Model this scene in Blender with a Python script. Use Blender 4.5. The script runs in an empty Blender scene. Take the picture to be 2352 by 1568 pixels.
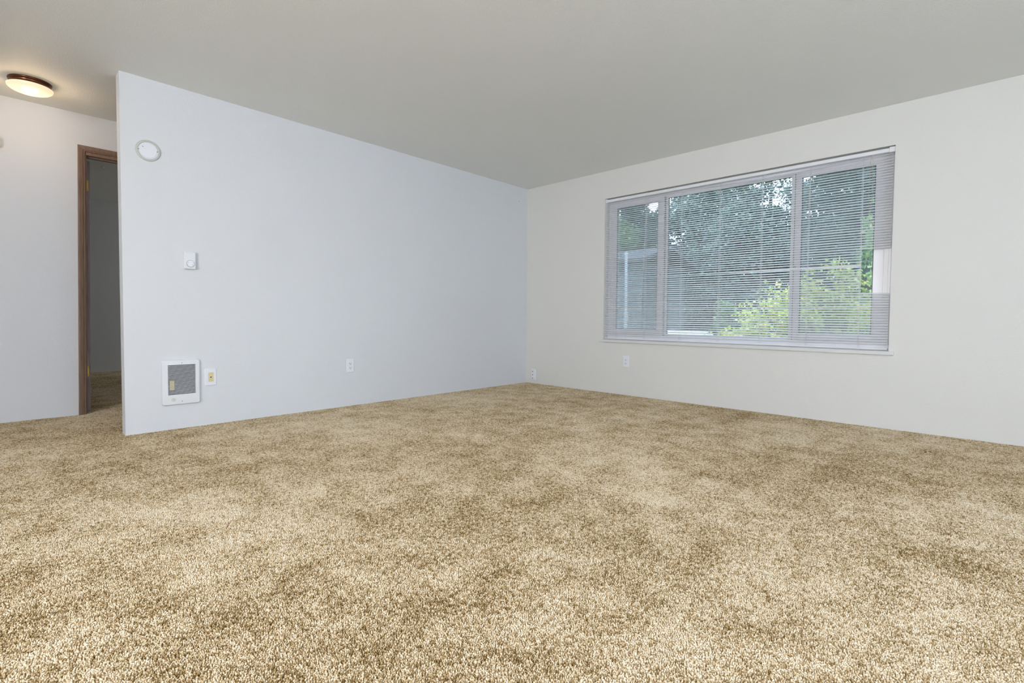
import bpy, bmesh, math, random
import numpy as np
from mathutils import Vector, Matrix

random.seed(7)
RNG = np.random.default_rng(7)
C = bpy.context.scene.collection
SC = bpy.context.scene

# ------------------------------------------------------------------ camera
YAW, PITCH, ROLL = 0.75584255, -0.03380341, 0.00820226
cam_data = bpy.data.cameras.new('camera')
cam = bpy.data.objects.new('camera', cam_data)
C.objects.link(cam)
fwd = Vector((math.cos(YAW) * math.cos(PITCH), math.sin(YAW) * math.cos(PITCH), math.sin(PITCH)))
r0 = Vector((math.sin(YAW), -math.cos(YAW), 0))
u0 = r0.cross(fwd)
rr = math.cos(ROLL) * r0 + math.sin(ROLL) * u0
uu = -math.sin(ROLL) * r0 + math.cos(ROLL) * u0
M = Matrix((rr, uu, -fwd)).transposed().to_4x4()
M.translation = Vector((-4.65610558, -4.20889065, 0.82248659))
cam.matrix_world = M
cam_data.sensor_width = 36
cam_data.lens = 36 * 1131.78806 / 2352
cam_data.shift_x = -9.834 / 2352
cam_data.shift_y = -16.16 / 2352
cam_data.clip_start = 0.02
cam_data.clip_end = 300
SC.camera = cam

# ------------------------------------------------------------------ exposure
SC.view_settings.view_transform = 'Standard'
SC.view_settings.look = 'None'
SC.view_settings.exposure = 0.19
SC.view_settings.gamma = 1.0
SC.view_settings.use_curve_mapping = False

# ------------------------------------------------------------------ overcast sky
w = bpy.data.worlds.new('overcast_sky')
SC.world = w
w.use_nodes = True
wn = w.node_tree
bg = wn.nodes['Background']
tc = wn.nodes.new('ShaderNodeTexCoord')
sx = wn.nodes.new('ShaderNodeSeparateXYZ')
rmp = wn.nodes.new('ShaderNodeValToRGB')
wn.links.new(tc.outputs['Generated'], sx.inputs[0])
wn.links.new(sx.outputs['Z'], rmp.inputs[0])
rmp.color_ramp.elements[0].position = 0.0
rmp.color_ramp.elements[0].color = (0.76, 0.89, 1.10, 1)
rmp.color_ramp.elements[1].position = 0.8
rmp.color_ramp.elements[1].color = (0.63, 0.80, 1.10, 1)
wn.links.new(rmp.outputs[0], bg.inputs['Color'])
bg.inputs['Strength'].default_value = 4.9


def area_light(name, loc, aim, sx_, sy_, power, col):
    l = bpy.data.lights.new(name, 'AREA')
    l.shape = 'RECTANGLE'
    l.size, l.size_y = sx_, sy_
    l.energy = power
    l.color = col
    o = bpy.data.objects.new(name, l)
    C.objects.link(o)
    o.location = loc
    o.rotation_euler = Vector(aim).to_track_quat('-Z', 'Z').to_euler()
    return o


# light added at an assumed door opening behind the camera, brightens the left wall
area_light('assumed_rear_daylight', (-3.25, -6.66, 1.08), (0, 1, 0), 1.6, 2.0, 9, (0.50, 0.74, 1.0))
# added fill outside the left wall's opening, brightens the window wall
area_light('west_fill', (-7.36, -3.75, 1.45), (1, 0, -0.05), 2.0, 1.2, 136, (1.0, 0.97, 0.95))
# unseen fill added above and behind the camera to brighten the near floor
area_light('near_floor_fill', (-5.1, -4.5, 2.40), (0, 0, -1), 0.4, 0.4, 8, (1.0, 0.93, 0.84))

# weak fill added out of view to lift the dark bedroom
area_light('bedroom_fill', (-0.12, 3.2, 1.5), (-1, 0.35, -0.5), 1.4, 1.1, 26, (0.85, 0.92, 1.0))

CH = 2.44          # ceiling height

# ------------------------------------------------------------------ materials
def lin(r, g, b):
    f = lambda c: (c / 255 / 12.92) if c / 255 <= 0.04045 else ((c / 255 + 0.055) / 1.055) ** 2.4
    return (f(r), f(g), f(b), 1)


def newmat(name):
    m = bpy.data.materials.new(name)
    m.use_nodes = True
    nt = m.node_tree
    return m, nt, nt.nodes['Principled BSDF']


def obj_noise(nt, scale, detail=2, rough=0.5, stretch=None):
    t = nt.nodes.new('ShaderNodeTexCoord')
    n = nt.nodes.new('ShaderNodeTexNoise')
    n.inputs['Scale'].default_value = scale
    n.inputs['Detail'].default_value = detail
    n.inputs['Roughness'].default_value = rough
    if stretch:
        mp = nt.nodes.new('ShaderNodeMapping')
        mp.inputs['Scale'].default_value = stretch
        nt.links.new(t.outputs['Object'], mp.inputs[0])
        nt.links.new(mp.outputs[0], n.inputs['Vector'])
    else:
        nt.links.new(t.outputs['Object'], n.inputs['Vector'])
    return n


def ramp(nt, src, stops):
    r = nt.nodes.new('ShaderNodeValToRGB')
    e = r.color_ramp.elements
    e[0].position, e[0].color = stops[0]
    e[1].position, e[1].color = stops[-1]
    for p, c in stops[1:-1]:
        x = e.new(p)
        x.color = c
    nt.links.new(src, r.inputs[0])
    return r


def bump(nt, src, b, strength, dist, prev=None):
    n = nt.nodes.new('ShaderNodeBump')
    n.inputs['Strength'].default_value = strength
    n.inputs['Distance'].default_value = dist
    nt.links.new(src, n.inputs['Height'])
    if prev:
        nt.links.new(prev.outputs[0], n.inputs['Normal'])
    nt.links.new(n.outputs[0], b.inputs['Normal'])
    return n


def plain(name, col, rough=0.5, metal=0.0, spec=0.5, var=0.04, scale=12, bmp=0.0):
    m, nt, b = newmat(name)
    n = obj_noise(nt, scale, 3)
    lo = tuple(max(0, c * (1 - var)) for c in col[:3]) + (1,)
    hi = tuple(min(1, c * (1 + var)) for c in col[:3]) + (1,)
    r = ramp(nt, n.outputs['Fac'], [(0.3, lo), (0.7, hi)])
    nt.links.new(r.outputs[0], b.inputs['Base Color'])
    b.inputs['Roughness'].default_value = rough
    b.inputs['Metallic'].default_value = metal
    b.inputs['Specular IOR Level'].default_value = spec
    if bmp:
        bump(nt, n.outputs['Fac'], b, 1.0, bmp)
    return m


def plaster(name, col, tex=1.0, rough=0.55, spec=0.3):
    """painted drywall with a light orange-peel spray texture that fades in and out"""
    m, nt, b = newmat(name)
    big = obj_noise(nt, 1.1, 2)
    fine = obj_noise(nt, 120, 2, 0.55)
    var = ramp(nt, big.outputs['Fac'], [(0.3, tuple(c * 0.985 for c in col[:3]) + (1,)), (0.7, col)])
    nt.links.new(var.outputs[0], b.inputs['Base Color'])
    mask = ramp(nt, big.outputs['Fac'], [(0.35, (0.25, 0.25, 0.25, 1)), (0.65, (1, 1, 1, 1))])
    peel = ramp(nt, fine.outputs['Fac'], [(0.45, (0, 0, 0, 1)), (0.62, (1, 1, 1, 1))])
    mul = nt.nodes.new('ShaderNodeMath')
    mul.operation = 'MULTIPLY'
    nt.links.new(mask.outputs[0], mul.inputs[0])
    nt.links.new(peel.outputs[0], mul.inputs[1])
    bump(nt, mul.outputs[0], b, 0.6, 0.0011 * tex)
    b.inputs['Roughness'].default_value = rough
    b.inputs['Specular IOR Level'].default_value = spec
    return m


MAT_WALL = plaster('wall_paint_cool_light', (0.785, 0.80, 0.82, 1))  # cool daylight tint mixed into the wall colour
MAT_WINWALL = plaster('wall_paint_warm_light', (0.80, 0.79, 0.745, 1))  # same paint as the other walls, warmer light tint put into its colour
MAT_CEIL = plaster('ceiling_paint', (0.90, 0.905, 0.86, 1), 1.0, 0.6)
MAT_HALLWALL = plaster('hall_paint_cool_light', (0.785, 0.80, 0.825, 1), 1.1)  # bluish cast of the daylight is part of this colour
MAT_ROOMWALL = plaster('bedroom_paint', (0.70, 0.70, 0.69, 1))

# carpet -------------------------------------------------------------------
def carpet(name, tufts):
    """heathered yarn: every tuft has its own shade, clumps and trodden patches shift the mix"""
    m, nt, b = newmat(name)
    g = nt.nodes.new('ShaderNodeNewGeometry')

    def noise(scale, detail, rough):
        n = nt.nodes.new('ShaderNodeTexNoise')
        n.noise_dimensions = '2D'
        n.inputs['Scale'].default_value = scale
        n.inputs['Detail'].default_value = detail
        n.inputs['Roughness'].default_value = rough
        nt.links.new(g.outputs['Position'], n.inputs['Vector'])
        return n.outputs['Fac']

    def mul(a, k):
        n = nt.nodes.new('ShaderNodeMath'); n.operation = 'MULTIPLY'
        nt.links.new(a, n.inputs[0]); n.inputs[1].default_value = k
        return n.outputs[0]

    def add(a, c):
        n = nt.nodes.new('ShaderNodeMath'); n.operation = 'ADD'
        nt.links.new(a, n.inputs[0]); nt.links.new(c, n.inputs[1])
        return n.outputs[0]
    yarn = g.outputs['Random Per Island'] if tufts else noise(200, 1, 0.5)
    tone = add(add(mul(yarn, 0.26), mul(noise(60, 4, 0.72), 0.80)), add(mul(noise(5.6, 6, 0.74), 0.50), mul(noise(0.9, 2, 0.5), 0.26)))
    r = ramp(nt, mul(tone, 0.53), [(0.36, lin(130, 105, 64)), (0.43, lin(180, 154, 111)), (0.50, lin(229, 208, 173)), (0.60, lin(248, 236, 213))])
    nt.links.new(r.outputs[0], b.inputs['Base Color'])
    b.inputs['Roughness'].default_value = 0.95
    b.inputs['Specular IOR Level'].default_value = 0.1
    return m


MAT_CARPET = carpet('beige_carpet_backing', False)
MAT_PILE = carpet('beige_carpet_pile', True)


def wood(name, dark, light):
    m, nt, b = newmat(name)
    n = obj_noise(nt, 9, 4, 0.6, (14, 14, 0.8))
    r = ramp(nt, n.outputs['Fac'], [(0.3, dark), (0.7, light)])
    nt.links.new(r.outputs[0], b.inputs['Base Color'])
    b.inputs['Roughness'].default_value = 0.42
    b.inputs['Specular IOR Level'].default_value = 0.5
    bump(nt, n.outputs['Fac'], b, 0.3, 0.0006)
    return m


MAT_CASING = wood('brown_casing_paint', lin(124, 98, 80), lin(150, 124, 106))
MAT_DOOR = wood('dark_door_veneer', lin(176, 160, 160), lin(204, 188, 192))
MAT_BRASS = plain('brass', lin(214, 176, 92), 0.3, 0.85, var=0.15, scale=60)
MAT_PLASTIC = plain('white_plastic', (0.84, 0.85, 0.87, 1), 0.35, var=0.01)
MAT_PLATE = plain('white_cover_plate', (0.87, 0.88, 0.93, 1), 0.35, var=0.01)
MAT_IVORY = plain('ivory_plastic', lin(226, 212, 160), 0.4, var=0.03)
MAT_CREAM = plain('aged_cream_plastic', lin(214, 216, 200), 0.45, var=0.03)
MAT_BLACK = plain('black_recess', (0.012, 0.012, 0.014, 1), 0.7, var=0.1)
MAT_SCREW = plain('grey_screw', (0.28, 0.28, 0.3, 1), 0.4, 0.6)
MAT_SHADE_PL = plain('offwhite_ring', lin(200, 204, 197), 0.5, var=0.02)
MAT_VINYL = plain('white_vinyl', (0.93, 0.92, 0.95, 1), 0.35, var=0.01)
MAT_GASKET = plain('dark_gasket', (0.05, 0.055, 0.06, 1), 0.6)
MAT_SLAT = plain('blind_slat_enamel', (0.95, 0.95, 0.97, 1), 0.3, var=0.02)
_nt = MAT_SLAT.node_tree
_t = _nt.nodes.new('ShaderNodeBsdfTranslucent')
_t.inputs[0].default_value = (0.85, 0.87, 0.92, 1)
_m = _nt.nodes.new('ShaderNodeMixShader')
_m.inputs[0].default_value = 0.08
_nt.links.new(_nt.nodes['Principled BSDF'].outputs[0], _m.inputs[1])
_nt.links.new(_t.outputs[0], _m.inputs[2])
_nt.links.new(_m.outputs[0], _nt.nodes['Material Output'].inputs[0])
MAT_CORD = plain('blind_cord', (0.72, 0.72, 0.74, 1), 0.7)
MAT_PULL = plain('aged_pull_cord', lin(206, 190, 160), 0.7)
MAT_SILL = plaster('sill_paint', (0.76, 0.76, 0.74, 1), 0.3, 0.4)
MAT_BRONZE = plain('bronze_ring', lin(112, 72, 50), 0.28, 0.8, var=0.1, scale=8)
MAT_COIL = plain('yellow_label', lin(214, 196, 120), 0.5)
MAT_DARKMETAL = plain('heater_inside', (0.03, 0.03, 0.035, 1), 0.6, 0.3)


def glass_mat():
    m = bpy.data.materials.new('window_glass')
    m.use_nodes = True
    nt = m.node_tree
    nt.nodes.clear()
    out = nt.nodes.new('ShaderNodeOutputMaterial')
    tr = nt.nodes.new('ShaderNodeBsdfTransparent')
    tr.inputs[0].default_value = (0.92, 0.96, 0.95, 1)
    gl = nt.nodes.new('ShaderNodeBsdfGlossy')
    gl.inputs['Roughness'].default_value = 0.02
    fr = nt.nodes.new('ShaderNodeFresnel')
    fr.inputs[0].default_value = 1.4
    mx = nt.nodes.new('ShaderNodeMixShader')
    nt.links.new(fr.outputs[0], mx.inputs[0])
    nt.links.new(tr.outputs[0], mx.inputs[1])
    nt.links.new(gl.outputs[0], mx.inputs[2])
    nt.links.new(mx.outputs[0], out.inputs[0])
    return m


def screen_mat():
    m = bpy.data.materials.new('insect_screen_mesh')
    m.use_nodes = True
    nt = m.node_tree
    nt.nodes.clear()
    out = nt.nodes.new('ShaderNodeOutputMaterial')
    tr = nt.nodes.new('ShaderNodeBsdfTransparent')
    df = nt.nodes.new('ShaderNodeBsdfDiffuse')
    df.inputs[0].default_value = (0.42, 0.46, 0.46, 1)
    mx = nt.nodes.new('ShaderNodeMixShader')
    mx.inputs[0].default_value = 0.28
    nt.links.new(tr.outputs[0], mx.inputs[1])
    nt.links.new(df.outputs[0], mx.inputs[2])
    nt.links.new(mx.outputs[0], out.inputs[0])
    return m


MAT_GLASS = glass_mat()
MAT_SCREEN = screen_mat()


def leaf_mat(name, stops, trans=0.35):
    m, nt, b = newmat(name)
    g = nt.nodes.new('ShaderNodeNewGeometry')
    r = ramp(nt, g.outputs['Random Per Island'], stops)
    nt.links.new(r.outputs[0], b.inputs['Base Color'])
    b.inputs['Roughness'].default_value = 0.45
    t = nt.nodes.new('ShaderNodeBsdfTranslucent')
    nt.links.new(r.outputs[0], t.inputs[0])
    mx = nt.nodes.new('ShaderNodeMixShader')
    mx.inputs[0].default_value = trans
    nt.links.new(b.outputs[0], mx.inputs[1])
    nt.links.new(t.outputs[0], mx.inputs[2])
    nt.links.new(mx.outputs[0], nt.nodes['Material Output'].inputs[0])
    return m


MAT_LEAF_DARK = leaf_mat('dark_leaves', [(0, lin(38, 54, 50)), (0.6, lin(64, 82, 72)), (1, lin(104, 122, 104))])
MAT_LEAF_BLUE = leaf_mat('blue_green_leaves', [(0, lin(52, 68, 66)), (0.6, lin(86, 104, 90)), (1, lin(134, 150, 130))])
MAT_LEAF_MID = leaf_mat('mid_leaves', [(0, lin(66, 90, 56)), (0.6, lin(100, 128, 78)), (1, lin(136, 158, 96))])
MAT_LEAF_YEL = leaf_mat('yellow_leaves', [(0, lin(120, 140, 60)), (0.5, lin(186, 200, 88)), (0.85, lin(216, 218, 120)), (1, lin(232, 186, 120))])
MAT_LEAF_PALE = leaf_mat('pale_leaves', [(0, lin(110, 146, 92)), (0.6, lin(150, 182, 112)), (1, lin(196, 204, 128))])
MAT_BARK = plain('bark', lin(70, 60, 52), 0.9, var=0.3, scale=20, bmp=0.02)
MAT_GRASS = plain('lawn', lin(70, 92, 52), 0.95, var=0.35, scale=30)
MAT_SIDING = plain('grey_siding', lin(88, 97, 100), 0.7, var=0.06, scale=6)
MAT_ROOF = plain('roof_shingle', lin(78, 80, 84), 0.9, var=0.2, scale=40)
MAT_WHITEPAINT = plain('white_metal_paint', (0.50, 0.52, 0.56, 1), 0.4)
MAT_CARPAINT = plain('white_car_paint', (0.80, 0.82, 0.85, 1), 0.2)
MAT_CARGLASS = plain('dark_car_glass', (0.03, 0.04, 0.05, 1), 0.1)
MAT_TYRE = plain('tyre', (0.02, 0.02, 0.02, 1), 0.8)

m, nt, b = newmat('lit_opal_glass')
b.inputs['Base Color'].default_value = (0.30, 0.28, 0.24, 1)
b.inputs['Roughness'].default_value = 0.25
b.inputs['Emission Color'].default_value = (1.0, 0.80, 0.52, 1)
b.inputs['Emission Strength'].default_value = 0.78
MAT_OPAL = m

# ------------------------------------------------------------------ mesh helpers
def bx(bm, x0, x1, y0, y1, z0, z1, bevel=0.0, seg=2):
    vs = [bm.verts.new((x, y, z)) for x in (x0, x1) for y in (y0, y1) for z in (z0, z1)]
    q = [(0, 1, 3, 2), (4, 6, 7, 5), (0, 4, 5, 1), (2, 3, 7, 6), (0, 2, 6, 4), (1, 5, 7, 3)]
    fs = [bm.faces.new([vs[i] for i in f]) for f in q]
    if bevel:
        es = list({e for f in fs for e in f.edges})
        bmesh.ops.bevel(bm, geom=es, offset=bevel, segments=seg, affect='EDGES', profile=0.5)
    return bm


def lathe(bm, prof, seg=48, axis='Z', cx=0, cy=0, cz=0):
    """prof: list of (radius, height along the axis)"""
    rings = []
    for r, h in prof:
        ring = []
        if r < 1e-6:
            p = {'Z': (cx, cy, cz + h), 'Y': (cx, cy + h, cz)}[axis]
            ring = [bm.verts.new(p)]
        else:
            for k in range(seg):
                a = 2 * math.pi * k / seg
                c, s = r * math.cos(a), r * math.sin(a)
                ring.append(bm.verts.new((cx + c, cy + s, cz + h) if axis == 'Z' else (cx + c, cy + h, cz + s)))
        rings.append(ring)
    for A, B in zip(rings, rings[1:]):
        for k in range(seg):
            k2 = (k + 1) % seg
            if len(A) == 1 and len(B) > 1:
                bm.faces.new((A[0], B[k], B[k2]))
            elif len(B) == 1 and len(A) > 1:
                bm.faces.new((A[k], B[0], A[k2]))
            elif len(A) > 1:
                bm.faces.new((A[k], B[k], B[k2], A[k2]))
    return bm


def tube(bm, pts, r, seg=6):
    pts = [Vector(p) for p in pts]
    rs = r if isinstance(r, (list, tuple)) else [r] * len(pts)
    rings = []
    for i, p in enumerate(pts):
        d = (pts[min(i + 1, len(pts) - 1)] - pts[max(i - 1, 0)]).normalized()
        a = d.cross(Vector((0, 0, 1)))
        if a.length < 1e-3:
            a = d.cross(Vector((1, 0, 0)))
        a.normalize()
        c = d.cross(a)
        rings.append([bm.verts.new(p + rs[i] * (math.cos(2 * math.pi * k / seg) * a + math.sin(2 * math.pi * k / seg) * c)) for k in range(seg)])
    for A, B in zip(rings, rings[1:]):
        for k in range(seg):
            bm.faces.new((A[k], A[(k + 1) % seg], B[(k + 1) % seg], B[k]))
    bm.faces.new(rings[0][::-1])
    bm.faces.new(rings[-1])
    return bm


def roundrect(x0, x1, z0, z1, r, n=6):
    pts = []
    for cx, cz, a0 in ((x1 - r, z1 - r, 0), (x0 + r, z1 - r, 90), (x0 + r, z0 + r, 180), (x1 - r, z0 + r, 270)):
        for k in range(n + 1):
            a = math.radians(a0 + 90 * k / n)
            pts.append((cx + r * math.cos(a), cz + r * math.sin(a)))
    return pts


def plate(bm, loops):
    """loops: list of (points (x,z), y) rings of equal count, joined, first and last capped"""
    rings = [[bm.verts.new((x, y, z)) for x, z in pts] for pts, y in loops]
    n = len(rings[0])
    for A, B in zip(rings, rings[1:]):
        for k in range(n):
            bm.faces.new((A[k], A[(k + 1) % n], B[(k + 1) % n], B[k]))
    bm.faces.new(rings[0])
    bm.faces.new(rings[-1][::-1])
    return bm


def obj(name, bm, mat, parent=None, smooth=False, loc=None):
    me = bpy.data.meshes.new(name)
    bmesh.ops.recalc_face_normals(bm, faces=bm.faces)
    bm.to_mesh(me)
    bm.free()
    me.materials.append(mat)
    if smooth:
        for p in me.polygons:
            p.use_smooth = True
        me.set_sharp_from_angle(angle=math.radians(40))
    o = bpy.data.objects.new(name, me)
    C.objects.link(o)
    if parent:
        o.parent = parent
    if loc:
        o.location = loc
    return o


def thing(name, label, cat, loc=(0, 0, 0), rotz=0.0, group=None, kind=None):
    o = bpy.data.objects.new(name, None)
    o.empty_display_size = 0.05
    C.objects.link(o)
    o.location = loc
    o.rotation_euler = (0, 0, rotz)
    if label:
        o['label'] = label
    if cat:
        o['category'] = cat
    if group:
        o['group'] = group
    if kind:
        o['kind'] = kind
    return o


def struct(name, bm, mat, label, cat, **k):
    o = obj(name, bm, mat, **k)
    o['kind'] = 'structure'
    o['label'] = label
    o['category'] = cat
    return o


def B():
    return bmesh.new()


# ------------------------------------------------------------------ room shell
# corner of the two visible walls is the origin; left wall in the plane y=0, window wall in x=0
Z0 = -0.03          # the walls run down past the carpet
WX, WY0, WY1 = 0.15, -6.6, 5.1
OY0, OY1, OZ0, OZ1 = -3.705, -1.150, 0.575, 2.140      # window opening

bm = B()
bx(bm, -7.3, 0.15, -6.6, 5.1, -0.12, -0.0065)
struct('floor', bm, MAT_CARPET, 'mottled beige cut-pile carpet covering the whole floor', 'carpet')


def carpet_pile():
    """cut pile: one 0.6 m square of leaning yarn tufts, laid edge to edge over the floor by geometry nodes"""
    T, n = 0.6, 138
    rng = np.random.default_rng(21)
    gx, gy = np.meshgrid(np.arange(n), np.arange(n))
    k = n * n
    P = np.stack([gx.ravel(), gy.ravel()], 1) * (T / n) + rng.uniform(-0.4, 0.4, (k, 2)) * (T / n)
    P = P - T / 2 + T / n / 2
    lean_ = rng.normal(0, 0.0016, (k, 2))
    hgt = rng.uniform(0.0058, 0.0085, k)
    rad = rng.uniform(0.0017, 0.0027, k)
    ang = rng.uniform(0, math.pi, k)
    S = 4
    V = np.zeros((k, 3 * S + 1, 3))
    for ri, (hf, rf) in enumerate(((0.0, 0.7), (0.6, 1.0), (0.9, 0.8))):
        for j in range(S):
            a = ang + 2 * math.pi * j / S + ri * 0.4
            V[:, ri * S + j, 0] = P[:, 0] + lean_[:, 0] * hf + rad * rf * np.cos(a)
            V[:, ri * S + j, 1] = P[:, 1] + lean_[:, 1] * hf + rad * rf * np.sin(a)
            V[:, ri * S + j, 2] = hgt * hf
    V[:, 3 * S, :2] = P + lean_
    V[:, 3 * S, 2] = hgt
    quads, tris = [], []
    for ri in range(2):
        for j in range(S):
            quads.append((ri * S + j, ri * S + (j + 1) % S, (ri + 1) * S + (j + 1) % S, (ri + 1) * S + j))
    for j in range(S):
        tris.append((2 * S + j, 2 * S + (j + 1) % S, 3 * S))
    base = (np.arange(k) * (3 * S + 1))[:, None, None]
    Q = (np.array(quads)[None] + base).reshape(-1)
    R_ = (np.array(tris)[None] + base).reshape(-1)
    nq, ntr = len(Q) // 4, len(R_) // 3
    me = bpy.data.meshes.new('carpet_pile')
    me.vertices.add(V.shape[0] * V.shape[1])
    me.vertices.foreach_set('co', V.astype(np.float32).ravel())
    me.loops.add(len(Q) + len(R_))
    me.loops.foreach_set('vertex_index', np.concatenate([Q, R_]).astype(np.int32))
    me.polygons.add(nq + ntr)
    me.polygons.foreach_set('loop_start', np.concatenate([np.arange(nq) * 4, len(Q) + np.arange(ntr) * 3]).astype(np.int32))
    me.polygons.foreach_set('loop_total', np.concatenate([np.full(nq, 4), np.full(ntr, 3)]).astype(np.int32))
    me.update()
    me.polygons.foreach_set('use_smooth', np.ones(nq + ntr, bool))
    me.materials.append(MAT_PILE)
    o = bpy.data.objects.new('carpet_pile', me)
    C.objects.link(o)
    o.location = (-3.6, -0.8, -0.0065)
    o['kind'] = 'stuff'
    o['label'] = 'short tufted beige and brown carpet pile covering the floor'
    o['category'] = 'carpet'
    ng = bpy.data.node_groups.new('lay_pile', 'GeometryNodeTree')
    ng.interface.new_socket('Geometry', in_out='INPUT', socket_type='NodeSocketGeometry')
    ng.interface.new_socket('Geometry', in_out='OUTPUT', socket_type='NodeSocketGeometry')
    N_ = ng.nodes
    gi, go = N_.new('NodeGroupInput'), N_.new('NodeGroupOutput')
    grid = N_.new('GeometryNodeMeshGrid')
    grid.inputs['Size X'].default_value = 11 * T
    grid.inputs['Size Y'].default_value = 18 * T
    grid.inputs['Vertices X'].default_value = 12
    grid.inputs['Vertices Y'].default_value = 19
    inst = N_.new('GeometryNodeInstanceOnPoints')
    rnd = N_.new('FunctionNodeRandomValue')
    rnd.data_type = 'INT'
    for s_ in rnd.inputs:
        if s_.name == 'Min' and s_.type == 'INT':
            s_.default_value = 0
        if s_.name == 'Max' and s_.type == 'INT':
            s_.default_value = 3
    mu = N_.new('ShaderNodeMath')
    mu.operation = 'MULTIPLY'
    mu.inputs[1].default_value = math.pi / 2
    cx = N_.new('ShaderNodeCombineXYZ')
    out_int = [s_ for s_ in rnd.outputs if s_.type == 'INT'][0]
    ng.links.new(out_int, mu.inputs[0])
    ng.links.new(mu.outputs[0], cx.inputs['Z'])
    ng.links.new(grid.outputs['Mesh'], inst.inputs['Points'])
    ng.links.new(gi.outputs[0], inst.inputs['Instance'])
    ng.links.new(cx.outputs[0], inst.inputs['Rotation'])
    ng.links.new(inst.outputs[0], go.inputs[0])
    md = o.modifiers.new('lay_pile', 'NODES')
    md.node_group = ng
    return o


carpet_pile()

bm = B()
bx(bm, -7.3, 0.15, -6.6, 5.1, CH, CH + 0.15)
struct('ceiling', bm, MAT_CEIL, 'flat painted ceiling of the room', 'ceiling')

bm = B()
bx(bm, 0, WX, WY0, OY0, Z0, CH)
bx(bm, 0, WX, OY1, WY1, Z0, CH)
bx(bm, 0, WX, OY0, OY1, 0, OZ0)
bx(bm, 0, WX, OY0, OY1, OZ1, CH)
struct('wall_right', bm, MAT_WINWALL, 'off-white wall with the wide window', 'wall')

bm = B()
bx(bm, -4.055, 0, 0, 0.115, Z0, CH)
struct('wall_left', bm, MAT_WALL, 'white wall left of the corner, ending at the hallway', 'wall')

# hall wall, with the bedroom doorway (its left jamb leans a little, like the casing)
SH = 0.0125
def lean(x, z):
    return x + SH * (z - 2.18)

bm = B()
def prism(bm, poly, y0, y1):
    a = [bm.verts.new((x, y0, z)) for x, z in poly]
    c = [bm.verts.new((x, y1, z)) for x, z in poly]
    n = len(a)
    bm.faces.new(a)
    bm.faces.new(c[::-1])
    for k in range(n):
        bm.faces.new((a[k], c[k], c[(k + 1) % n], a[(k + 1) % n]))
HW0, HW1 = 1.13, 1.25
DTOP = 2.150
prism(bm, [(-7.3, Z0), (lean(-4.130, 0), Z0), (lean(-4.130, DTOP), DTOP), (lean(-4.130, DTOP), CH), (-7.3, CH)], HW0, HW1)
bx(bm, lean(-4.130, DTOP), -3.34, HW0, HW1, DTOP, CH)
bx(bm, -3.34, 0, HW0, HW1, Z0, CH)
struct('wall_hall', bm, MAT_HALLWALL, 'white hallway wall with the brown doorway', 'wall')

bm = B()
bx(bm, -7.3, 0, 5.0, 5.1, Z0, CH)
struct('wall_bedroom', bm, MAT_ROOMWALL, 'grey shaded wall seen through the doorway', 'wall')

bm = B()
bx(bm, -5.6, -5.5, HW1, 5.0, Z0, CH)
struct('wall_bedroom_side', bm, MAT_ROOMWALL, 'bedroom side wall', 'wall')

# wall behind the camera with an assumed sliding-door opening for light, wall at the left of the camera with an opening made for the added fill
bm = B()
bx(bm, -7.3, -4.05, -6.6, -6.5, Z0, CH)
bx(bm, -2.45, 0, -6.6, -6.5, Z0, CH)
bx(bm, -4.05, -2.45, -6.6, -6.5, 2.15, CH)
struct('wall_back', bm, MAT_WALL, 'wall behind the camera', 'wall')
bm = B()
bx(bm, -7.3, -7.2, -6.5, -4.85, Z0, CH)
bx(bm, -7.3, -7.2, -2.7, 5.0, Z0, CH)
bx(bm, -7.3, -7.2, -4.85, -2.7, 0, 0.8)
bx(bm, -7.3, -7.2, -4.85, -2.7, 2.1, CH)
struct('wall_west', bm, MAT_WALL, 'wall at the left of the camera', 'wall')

# ------------------------------------------------------------------ window unit
win = thing('window_1', 'wide white vinyl window with three panes behind the blind', 'window', (0, 0, 0), kind='structure')
FX0, FX1 = 0.082, 0.14
bm = B()
FT, FB, FS = 0.060, 0.070, 0.062
def frame_box(bm, y0, y1, z0, z1, t, x0, x1, bev=0.004, tt=None, tb=None):
    tt = tt if tt is not None else t
    tb = tb if tb is not None else t
    bx(bm, x0, x1, y0, y1, z0, z0 + tb, bev)
    bx(bm, x0, x1, y0, y1, z1 - tt, z1, bev)
    bx(bm, x0, x1, y0, y0 + t, z0 + tb, z1 - tt, bev)
    bx(bm, x0, x1, y1 - t, y1, z0 + tb, z1 - tt, bev)
frame_box(bm, OY0, OY1, OZ0, OZ1, FS, FX0, FX1, 0.004, FT, FB)
frame_box(bm, OY0 + 0.012, OY1 - 0.012, OZ0 + 0.012, OZ1 - 0.012, 0.018, FX0 - 0.008, FX0 + 0.01, 0.003)
obj('window_frame', bm, MAT_VINYL, win)
# mullion posts between the panes
for y0, y1 in ((-1.800, -1.755), (-3.045, -3.000)):
    bm = B()
    bx(bm, FX0 + 0.002, FX1, y0 - 0.012, y1 + 0.012, OZ0 + 0.05, OZ1 - 0.05, 0.004)
    obj('mullion', bm, MAT_VINYL, win)
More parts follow.
